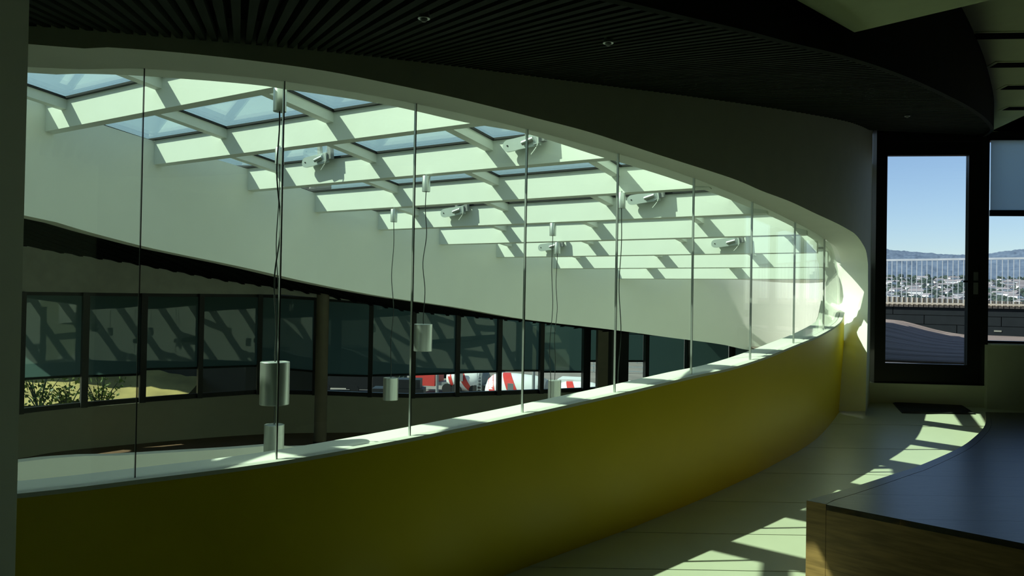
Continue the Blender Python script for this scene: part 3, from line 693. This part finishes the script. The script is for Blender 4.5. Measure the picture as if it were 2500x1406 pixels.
# ------------------------------------------------------------------ oak platform bench
ZB = EYE.z - 1.07
bp = [on_level(x, y, ZB) for x, y in ((1969, 1222), (2080, 1190), (2199, 1152), (2239, 1139), (2329, 1100), (2372, 1073), (2404, 1039), (2406, 1006))]
BC = Curve([(p.x, p.y) for p in bp]); ft = (on_level(2500, 1328, ZB) - on_level(1994, 1228, ZB)).normalized()
be = tag(empty('platform_bench', (bp[0].x, bp[0].y, .5)), 'large curved oak bench platform with a dark glossy top in the right foreground', 'bench')
n = 40; L0 = [BC._pt(BC.L*i/n) for i in range(n+1)]; L1 = [BC.at(BC.L*i/n, .085 - .05*i/n) for i in range(n+1)]
L1[0] = V((L0[0].x, L0[0].y)) + V((ft.x, ft.y)) * .105; L1[-1] = V((L0[-1].x + .035, L0[-1].y))
mb = MB(); mb.grid([[xyz(p, zf(p.y) + .0) for p in L0], [xyz(p, ZB) for p in L0], [xyz(p, ZB) for p in L1], [xyz(p, zf(p.y)) for p in L1]])
mt = MB(); mt.grid([[xyz(p, ZB + .0012) for p in L0], [xyz(p, ZB + .0012) for p in L1]]); mt.build('edge_top', M['oaktop'], be)
mb.quad(xyz(L0[0], zf(L0[0].y)), xyz(L1[0], zf(L1[0].y)), xyz(L1[0], ZB), xyz(L0[0], ZB))
mb.build('edge_board', M['oak'], be, True)
far = 7.0; s0 = L1[0] + V((ft.x, ft.y)) * .002
tops = [p + V((.002, 0)) for p in L1]; tops[0] = s0
endp = s0 + V((ft.x, ft.y)) * 3.2
# top boards, laid across
ys = [endp.y + .0]; 
def edge_x(Y):
    for i in range(len(tops) - 1):
        if tops[i].y <= Y <= tops[i+1].y: f = (Y - tops[i].y)/(tops[i+1].y - tops[i].y); return tops[i].x + (tops[i+1].x - tops[i].x)*f
    if Y < s0.y: return s0.x + (s0.y - Y) * ft.x / -ft.y
    return tops[-1].x
Y = endp.y; yend = tops[-1].y
nb = 12; stp = (yend - Y)/nb
for i in range(nb):
    a, b = Y + stp*i, Y + stp*(i+1) - .0015; m_ = 8
    lf = [(edge_x(a + (b-a)*k/m_), a + (b-a)*k/m_) for k in range(m_ + 1)]
    if a < s0.y < b: lf.append((s0.x, s0.y)); lf.sort(key=lambda p: p[1])
    mb = MB(); mb.prism(lf[::-1] + [(min(7.6, 3.8 + (8.07 - a)/.1188), a), (min(7.6, 3.8 + (8.07 - b)/.1188), b)], ZB - .03, ZB); mb.build('top_board', M['oaktop'], be)
mb = MB(); f3 = V((ft.x, ft.y, 0)).normalized(); nrm = V((ft.y, -ft.x, 0)); bo_ = V((s0.x, s0.y, 0))
for i in range(2):
    z0 = .28; z1 = ZB - .004; mid = z0 + (z1 - z0)*.5
    mb = MB(); mb.box(bo_ + V((0, 0, z0 if i == 0 else mid + .001)), f3*3.2, -nrm*.03 if nrm.y > 0 else nrm*-.03, V((0, 0, (mid - z0) if i == 0 else z1 - mid - .001)))
    mb.build('front_board', M['oak'], be)
# ------------------------------------------------------------------ terrace
ZD = EYE.z - .70
R0, R1 = V((9.34, 19.5)), V((11.65, 17.7)); rt = (R1 - R0).normalized(); rn = V((-rt.y, rt.x)) * -1  # rn toward camera
if rn.y > 0: rn = -rn
dk = tag(empty('floor_terrace', (8, 14, ZD)), kind='structure', label='weathered timber deck of the roof terrace')
def mound(x, y):
    dd = (9.75 - 4.9)/(17.0 - 9.0)*(y - 9.0) + 4.9 - x      # metres left of a slanting line
    t = max(0, min(1, (dd + .1)/1.9)); t = t*t*(3 - 2*t); g = max(0, min(1, (y - 9.5)/6)); g = g*g*(3-2*g)
    return .31 * t * g
o_ = V((3.2, 8.5)); k = 0; pw = .16
Y = 8.42
while Y < 26:
    mb = MB(); n = 46; r0_, r1_, r2_, r3_ = [], [], [], []
    for i in range(n + 1):
        x = 3.4 + 22*(i/n)**1.6; sh = -(x - 9) * .30
        ya, yb = Y + sh, Y + sh + pw - .012
        lim = lambda xx: R0.y + (xx - R0.x)*rt.y/rt.x + .5
        ok = ya < lim(x)
        if not ok or ya < 8.33: 
            if r0_ and not ok: break
            continue
        dz = .003*sin(k*7.3)
        r0_.append((x, ya, ZD + mound(x, ya) - .03)); r1_.append((x, ya, ZD + mound(x, ya) + dz)); r2_.append((x, yb, ZD + mound(x, yb) + dz)); r3_.append((x, yb, ZD + mound(x, yb) - .03))
    if len(r0_) > 1: mb.grid([r0_, r1_, r2_, r3_]); mb.build('deck_plank', M['deck'], dk)
    Y += pw; k += 1
# parapet with panels, larch boards and railing
pw_ = tag(empty('wall_parapet', xyz(R0, ZD)), kind='structure', label='dark terrace parapet topped with larch boards')
S0 = -3.2; S1 = 12.0
r3 = V((rt.x, rt.y, 0)); q3 = V((rn.x, rn.y, 0)); O3 = V((R0.x, R0.y, 0))
zTop = EYE.z - .07
s = S0
while s < S1:
    for (z0, z1, st) in ((ZD, ZD + .21, 0), (ZD + .222, ZD + .43, .9), (ZD + .442, zTop, .2)):
        mb = MB(); mb.box(O3 + r3*(s + st) + V((0, 0, z0)), r3*1.585, -q3*.10, V((0, 0, z1 - z0))); mb.build('parapet_panel', M['paradark'], pw_)
    s += 1.6
mb = MB(); mb.box(O3 + r3*S0 + V((0, 0, ZD)) - q3*.06, r3*(S1 - S0 + 1), -q3*.1, V((0, 0, zTop - ZD))); mb.build('parapet_core', M['paradark'], pw_)
s = S0; i = 0
while s < S1:
    h = .17 + .10 * max(0, min(1, (2.6 - s)/3.2)); mb = MB(); mb.box(O3 + r3*s + V((0, 0, zTop)) + q3*.02, r3*.092, -q3*.30, V((0, 0, h))); mb.build('larch_board', M['cladding'], pw_)
    s += .1105; i += 1
for s in (.78, 2.35, 4.1):
    mb = MB(); mb.box(O3 + r3*s + V((0, 0, ZD + .09)) + q3*.012, r3*.15, -q3*.02, V((0, 0, .035))); mb.build('wall_vent', M['room'], pw_)
rl = tag(empty('terrace_railing', O3 + V((0, 0, zTop))), 'galvanised steel railing along the terrace parapet', 'railing')
zR = EYE.z + 1.105; zL = EYE.z - .0
mb = MB(); mb.box(O3 + r3*S0 + V((0, 0, zR - .045)) + q3*.10, r3*(S1-S0), -q3*.05, V((0, 0, .045))); mb.build('top_rail', M['steel'], rl)
mb = MB(); mb.box(O3 + r3*S0 + V((0, 0, zL)) + q3*.10, r3*(S1-S0), -q3*.04, V((0, 0, .04))); mb.build('lower_rail', M['cladding'], rl)
s = S0 + .05; base = None
while s < S1:
    p = O3 + r3*s + q3*.08
    if base is None:
        mb = MB(); mb.cbox(p + V((0, 0, (zL + zR)/2)), r3*.014, q3*.03, V((0, 0, zR - zL - .04))); base = mb.build('baluster', M['steel'], rl, loc=tuple(p)); base.matrix_parent_inverse = Matrix.Translation(-V(rl.location))
    else:
        c = base.copy(); c.location = p; COL.objects.link(c)
    s += .111
# ------------------------------------------------------------------ hills, town
def hill_e(x, y):
    r = x / y
    rid = interp([(-.3, 150), (.2, 195), (.40, 212), (.479, 206), (.50, 200), (.526, 196), (.555, 190), (.58, 188), (.61, 196), (.63, 209), (.66, 221), (.75, 235), (1.1, 180), (2, 120)], r)
    if y < 1150: e = -9.2 + (y - 500)/650 * 7 if y > 500 else -9.2
    elif y < 1950: e = -2.2 + (y - 1150)/800 * 60
    else: e = 57.8 + (rid - 57.8) * ((y - 1950)/1050)**.85
    return e
mb = MB(); rowsh = []
for j in range(74):
    y = 1040 + (3060 - 1040)*j/73; rr = []
    for i in range(360):
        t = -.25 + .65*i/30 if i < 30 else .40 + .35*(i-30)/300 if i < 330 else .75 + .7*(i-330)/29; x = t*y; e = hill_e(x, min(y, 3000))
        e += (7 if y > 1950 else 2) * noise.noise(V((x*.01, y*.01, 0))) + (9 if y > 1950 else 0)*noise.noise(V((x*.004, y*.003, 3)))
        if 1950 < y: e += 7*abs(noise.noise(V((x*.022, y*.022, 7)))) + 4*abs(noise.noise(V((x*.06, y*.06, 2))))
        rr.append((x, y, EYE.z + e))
    rowsh.append(rr)
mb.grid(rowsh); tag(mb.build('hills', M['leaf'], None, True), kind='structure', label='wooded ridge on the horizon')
mb = MB(); mb.quad((-3000, 17.5, EYE.z - 9.2), (4500, 17.5, EYE.z - 9.2), (4500, 1060, EYE.z - 9.2), (-3000, 1060, EYE.z - 9.2)); tag(mb.build('ground', M['asphalt']), kind='structure')
protos = []
for (wd, dp, h, gb_) in ((12, 10, 7, 1), (16, 11, 9, 0), (20, 11, 10, 1), (9, 9, 6, 1)):
    hs = empty('house'); m1 = MB(); m1.box((-wd/2, -dp/2, -3), (wd, 0, 0), (0, dp, 0), (0, 0, h + 3)); m1.build('walls', M['house'], hs)
    m2 = MB()
    if gb_:
        hh = 3.2; e = .6; m2.v = [(-wd/2-e, -dp/2-e, h), (wd/2+e, -dp/2-e, h), (wd/2+e, dp/2+e, h), (-wd/2-e, dp/2+e, h), (-wd/2-e, 0, h+hh), (wd/2+e, 0, h+hh)]
        m2.f = [(0,1,5,4), (2,3,4,5), (0,4,3), (1,2,5), (0,3,2,1)]
    else: m2.box((-wd/2-.5, -dp/2-.5, h), (wd+1, 0, 0), (0, dp+1, 0), (0, 0, .7))
    m2.build('roof', M['roof'], hs)
    m3 = MB()
    for fl_ in range(2):
        for q in range(int(wd/3.5)): m3.box((-wd/2 + 1.3 + q*3.5, -dp/2 - .05, 1.2 + fl_*3), (1.4, 0, 0), (0, .1, 0), (0, 0, 1.5))
    m3.build('windows', M['grey'], hs); protos.append(hs)
taken = []
cnt = 0; tries = 0
while cnt < 150 and tries < 6000:
    tries += 1; y = 1120 + 800*random.random()**.9; r = random.choice((random.uniform(.476, .592), random.uniform(.602, .665))); x = r*y
    if any(abs(a - x) < 13 and abs(b - y) < 26 for a, b in taken): continue
    if noise.noise(V((x*.012, y*.008, 1))) < -.22: continue
    pr = random.choice(protos); c = copy_tree(pr) if cnt >= 4 else protos[cnt]
    taken.append((x, y)); c.location = (x, y, EYE.z + hill_e(x, y)); c.rotation_euler = (0, 0, random.uniform(-.5, .5) + (pi/2 if random.random() < .4 else 0))
    s_ = random.uniform(.75, 1.15); c.scale = (s_, s_, s_)
    ki = protos.index(pr) if cnt >= 4 else cnt
    tag(c, ('small', 'broad', 'long', 'tiny')[ki] + ' white house, ' + ('pitched', 'flat', 'pitched', 'pitched')[ki] + ' roof, ' + ('low by the lake' if y < 1320 else 'halfway uphill' if y < 1650 else 'high below the forest') + (', seen through the door' if x/y < .597 else ', seen through the window'), 'house', 'houses on the far hillside'); cnt += 1
mb = MB()
def blob(mb, c, r, h):
    n = 6; rows_ = []
    for i in range(5):
        a = pi*i/4; rr = max(.02, sin(a))*r*random.uniform(.8, 1.2); rows_.append([(c[0] + cos(2*pi*k/n + i)*rr, c[1] + sin(2*pi*k/n + i)*rr, c[2] + h*.5*(1 - cos(a))) for k in range(n)])
    mb.grid(rows_, True)
for i in range(1500):
    y = 1090 + 900*random.random(); r = random.uniform(.465, .68); x = r*y
    if any(abs(a - x) < 8 and 0 < b - y < 14 for a, b in taken): continue
    blob(mb, (x, y, EYE.z + hill_e(x, y) - 1), random.uniform(4, 8), random.uniform(7, 13))
tag(mb.build('hillside_trees', M['leaf2']), 'dark trees between the white houses on the hillside', 'trees', kind='stuff')
# ------------------------------------------------------------------ lorry yard seen through the gallery windows
ZG = EYE.z - 9.2
def drum_truck(px0, px1, pyc, D, R, label, cab, slope=0.0, flip=False):
    a, b = at(px0, pyc, D), at(px1, pyc, D - 1.2); L = (b - a).length; ax = (b - a).normalized(); ax.z = slope; ax.normalize()
    t = tag(empty('mixer_lorry', ((a.x+b.x)/2, (a.y+b.y)/2, ZG)), label, 'lorry', 'concrete mixer lorries in the yard')
    s = V((-ax.y, ax.x, 0)).normalized(); up = ax.cross(s) if ax.cross(s).z > 0 else -ax.cross(s)
    prof = [(0, .35), (.03, .62), (.1, .84), (.25, .97), (.45, 1.0), (.75, .97), (.88, .84), (.96, .6), (1, .25)]
    if flip: prof = [(1 - x, r) for x, r in reversed(prof)]
    def ring(x, r, k, n=28): an = 2*pi*k/n; return a + ax*(L*x) + (s*cos(an) + up*sin(an))*(R*r)
    mb = MB(); mb.grid([[ring(x, r, k) for k in range(28)] for x, r in prof], True); mb.f.append(tuple(range(28))); mb.f.append(tuple(len(mb.v)-1-k for k in range(28))); mb.build('drum', M['wtruck'], t, True)
    def rad(x):
        for i in range(len(prof)-1):
            if prof[i][0] <= x <= prof[i+1][0]: return prof[i][1] + (prof[i+1][1]-prof[i][1])*(x-prof[i][0])/(prof[i+1][0]-prof[i][0])
        return .3
    for side in (0, 1):
        mb = MB(); up_, lo_ = [], []
        for i in range(25):
            f = i/24; an = pi*.42 + f*1.16*pi; sm = f*f*(3-2*f); xc = (.30 + .40*sm) if not side else (.06 + .2*sm); wd = (.05 + .03*sin(pi*f)) * (1 if not side else .6)
            for lst, x in ((up_, xc - wd), (lo_, xc + wd)): lst.append(a + ax*(L*x) + (s*cos(an) + up*sin(an))*(R*rad(x)*1.012))
        mb.grid([up_, lo_]); mb.build('swoosh_stripe', M['red'], t, True)
    mb = MB(); xr_ = .985; e = a + ax*L*(.99 if not flip else .01); sg = 1 if not flip else -1; mb.tube([e - ax*(L*.13)*sg, e - ax*(L*.06)*sg, e + ax*.12*sg], [R*.905, R*.80, R*.40], 28); mb.build('drum_cap', M['grey'], t)
    mb = MB(); lo = a + V((0, 0, ZG - a.z)); hx_ = V((ax.x, ax.y, 0)).normalized()
    mb.box(lo + V((0, 0, .8)) - s*.9 - hx_*.6, hx_*(L + 1.6), s*1.8, V((0, 0, .3))); mb.build('chassis', M['grey'], t)
    for q in (.08, .3, .75, .95):
        for sd in (-1, 1):
            c = lo + hx_*(L*q) + s*sd*.95 + V((0, 0, .5)); w_ = MB(); w_.tube([c - s*.15, c + s*.15], .5, 16); w_.build('wheel', M['rubber'], t)
    mb = MB(); cb0 = lo - hx_*3.0 if cab == 'red' else lo + hx_*(L + .7); mb.box(cb0 + V((0, 0, .7)) - s*1.15, hx_*2.1, s*2.3, V((0, 0, 2.3))); mb.build('cab', M[cab], t)
    mb = MB(); mb.box(cb0 + V((0, 0, 1.9)) - s*1.17, hx_*1.2, s*2.34, V((0, 0, .75))); mb.build('cab_window', M['black'], t)
    mb = MB(); mb.cbox(a + ax*L*.45 + up*R*.2 - s*(R + .15)*(1 if s.y > 0 else -1) + V((0, 0, .1)), ax*1.1*.4, s*.1, V((0, 0, 1.0))); mb.build('hopper_hood', M['grey'], t)
    # ladder
    mb = MB(); p = a + ax*L*.9 - s*(R + .1)*(1 if s.y > 0 else -1)
    for dx in (-.2, .2): mb.cbox(p + ax*dx, ax*.05, s*.05, V((0, 0, 1.9)))
    for k in range(6): mb.cbox(p + V((0, 0, -.8 + .3*k)), ax*.4, s*.04, V((0, 0, .04)))
    mb.build('ladder', M['steel'], t)
drum_truck(1094, 1192, 921, 74, 1.25, 'white mixer drum with red stripes, left of the three lorries', 'red', 0, False)
drum_truck(1188, 1345, 952, 62, 1.55, 'large white mixer drum with a red swoosh, the middle lorry', 'wtruck', -.05, False)
drum_truck(1352, 1475, 966, 60, 1.30, 'white drum with a black ladder, right of the lorries behind the hanging lamp', 'wtruck', -.03, True)
def car(px, py, D, m, label):
    p = at(px, py, D); t = tag(empty('parked_van', (p.x, p.y, ZG)), label, 'van', 'vehicles parked in the yard')
    mb = MB(); mb.cbox((p.x, p.y, ZG + 1.0), (4.2, 0, 0), (0, 1.9, 0), (0, 0, 1.2)); mb.build('body', M[m], t)
    mb = MB(); mb.cbox((p.x + .4, p.y, ZG + 1.95), (2.8, 0, 0), (0, 1.7, 0), (0, 0, .8)); mb.build('roof', M[m], t)
    mb = MB(); mb.cbox((p.x + .4, p.y - .83, ZG + 1.9), (2.4, 0, 0), (0, .1, 0), (0, 0, .5)); mb.build('side_window', M['black'], t)
    for dx in (-1.3, 1.3):
        w_ = MB(); w_.tube([(p.x + dx, p.y - 1.0, ZG + .38), (p.x + dx, p.y - .7, ZG + .38)], .38, 14); w_.build('wheel', M['rubber'], t)
car(985, 925, 86, 'blue', 'blue van parked left of the red lorry cab'); car(1150, 912, 96, 'grey', 'grey van standing far behind the left mixer drum'); car(860, 930, 84, 'grey', 'grey van at the dark end of the yard')
for q, (D, x0, x1) in enumerate(((100, 1100, 1560), (116, 1100, 1600), (136, 1000, 1620))):
    t = tag(empty('yard_fence', (at(x0, 900, D).x, D, ZG)), ('grey post and rail fence nearest behind the lorries', 'middle post and rail fence behind the lorries', 'farthest post and rail fence behind the lorries')[q], 'fence', 'fences behind the yard')
    a, b = at(x0, 900, D).x, at(x1, 900, D).x; n = int((b - a)/3)
    for k in range(n + 1): mb = MB(); mb.box((a + 3*k, D - k*.5, ZG), (.12, 0, 0), (0, .12, 0), (0, 0, 1.5)); mb.build('post', M['steel'], t)
    for zz in (.2, .75, 1.4): mb = MB(); mb.box((a, D, ZG + zz), (3*n, -.5*n, 0), (0, .08, 0), (0, 0, .12)); mb.build('fence_rail', M['steel'], t)
for q in range(6):
    D = 66 + q*4.5; a = at(820, 900, D); mb = MB(); mb.box((a.x, D + 2, ZG), (24, -4, 0), (0, .15, 0), (0, 0, .14)); tag(mb.build('rail_track', M['steel']), ('nearest steel rail', 'second nearest steel rail', 'third nearest steel rail', 'fourth nearest steel rail', 'second farthest steel rail', 'farthest steel rail')[q] + ' laid in the brown yard ground left of the lorries', 'rail', 'rails in the yard')
# shrub and dry bank outside the left windows
bk_ = at(160, 985, 14.2); mb = MB(); rows_ = []
for j in range(6): rows_.append([(-11 + i*.36, 13.6 + j*.35 + .1*i, EYE.z - 2.1 + j*.11 + .05*sin(i*1.7 + j)) for i in range(14)])
mb.grid(rows_); tag(mb.build('dry_bank', M['straw'], None, True), kind='structure', label='sunlit yellow bank outside the left windows')
mb = MB(); pp = [at(-80, 900, 15.0), at(150, 900, 15.9), at(400, 900, 16.1), at(600, 900, 15.9), at(800, 900, 16.4)]  # dark wall added to block sky light from the left blinds
mb.grid([[(p.x, p.y, ZG) for p in pp], [(p.x, p.y, EYE.z + 2.6) for p in pp], [(p.x - .2, p.y + .5, EYE.z + 2.6) for p in pp]]); tag(mb.build('wall_added_outside', M['soffit']), kind='structure', label='added dark wall that darkens the view and blinds of the left gallery windows')
mb = MB(); cu = [FC.L * i / 60 for i in range(0, 33)]  # canopy added to keep the sun off the left blinds
mb.grid([[xyz(FC.at(u, -.15), EYE.z + .12) for u in cu], [xyz(FC.at(u, -1.15), EYE.z + .12) for u in cu], [xyz(FC.at(u, -1.15), EYE.z + .32) for u in cu], [xyz(FC.at(u, -.15), EYE.z + .32) for u in cu]])
tag(mb.build('trim_added_canopy', M['soffit']), kind='structure', label='added canopy that only shades the left gallery blinds')
for q, (sx, D, hh) in enumerate(((95, 13.0, .75), (165, 13.3, .6), (245, 13.5, .65))):
    b0 = at(sx, 1005, D); t = tag(empty('shrub', b0), ('leafy shrub outside the leftmost window bay', 'low leafy shrub between the two left window posts', 'leafy shrub outside the window right of the first dark post')[q], 'shrub', 'shrubs outside the left windows')
    mb = MB(); lf = MB()
    for k in range(14):
        an = random.uniform(0, 2*pi); r_ = random.uniform(.05, .5); tip = b0 + V((cos(an)*r_, sin(an)*r_*.5, hh*random.uniform(.4, 1.1))); mb.tube([b0, b0.lerp(tip, .5) + V((0, 0, .05)), tip], [.012, .008, .003], 5)
        for m_ in range(16):
            c = b0.lerp(tip, random.uniform(.3, 1.05)) + V((random.gauss(0, .06), random.gauss(0, .05), random.gauss(0, .05)))
            u_ = V((random.gauss(0, 1), random.gauss(0, 1), random.gauss(0, 1))).normalized(); w_ = u_.cross(V((random.random(), random.random(), 1))).normalized(); s_ = random.uniform(.03, .055)
            lf.quad(c - u_*s_, c + w_*s_*.6, c + u_*s_, c - w_*s_*.6)
    mb.build('branches', M['leaf2'], t); lo_ = lf.build('foliage', M['shrub'], t); lo_['kind'] = 'stuff'

for px_, D, hh, lb in ((1068, 62, 4.6, 'grey yard lamp post with two arms before the left mixer drum'), (1303, 57, 5.5, 'plain grey yard post in front of the large mixer drum')):
    p = at(px_, 900, D); t = tag(empty('yard_post', (p.x, p.y, ZG)), lb, 'post')
    mb = MB(); mb.tube([(p.x, p.y, ZG), (p.x, p.y, ZG + hh)], .12, 10); mb.build('pole', M['grey'], t)
    mb = MB(); mb.cbox((p.x, p.y, ZG + hh - .5), (1.6 if px_ < 1200 else .5, 0, 0), (0, .1, 0), (0, 0, .12)); mb.build('cross_arm', M['grey'], t)

for (x0, x1, D, h, lb) in ((790, 985, 79, 2.7, 'dark hedge behind the yard left of the red lorry cab'), (1004, 1120, 88, 2.4, 'dark hedge behind the red lorry cab')):
    mb = MB(); a, b = at(x0, 900, D).x, at(x1, 900, D).x; n = int((b - a) * 5)
    for k in range(n): blob(mb, (a + (b - a) * random.random(), D + random.uniform(-.8, .8), ZG - .2), random.uniform(.4, .8), h * random.uniform(.7, 1.1))
    tag(mb.build('hedge', M['leaf2']), lb, 'hedge', kind='stuff')
for px_, D, lb in ((835, 74, 'dark car parked at the left end of the yard'), (905, 73, 'dark car parked left of the hanging lamp'), (975, 64, 'dark car parked beside the rails near the hanging lamp')):
    car(px_, 930, D, 'black' if px_ != 905 else 'rubber', lb)
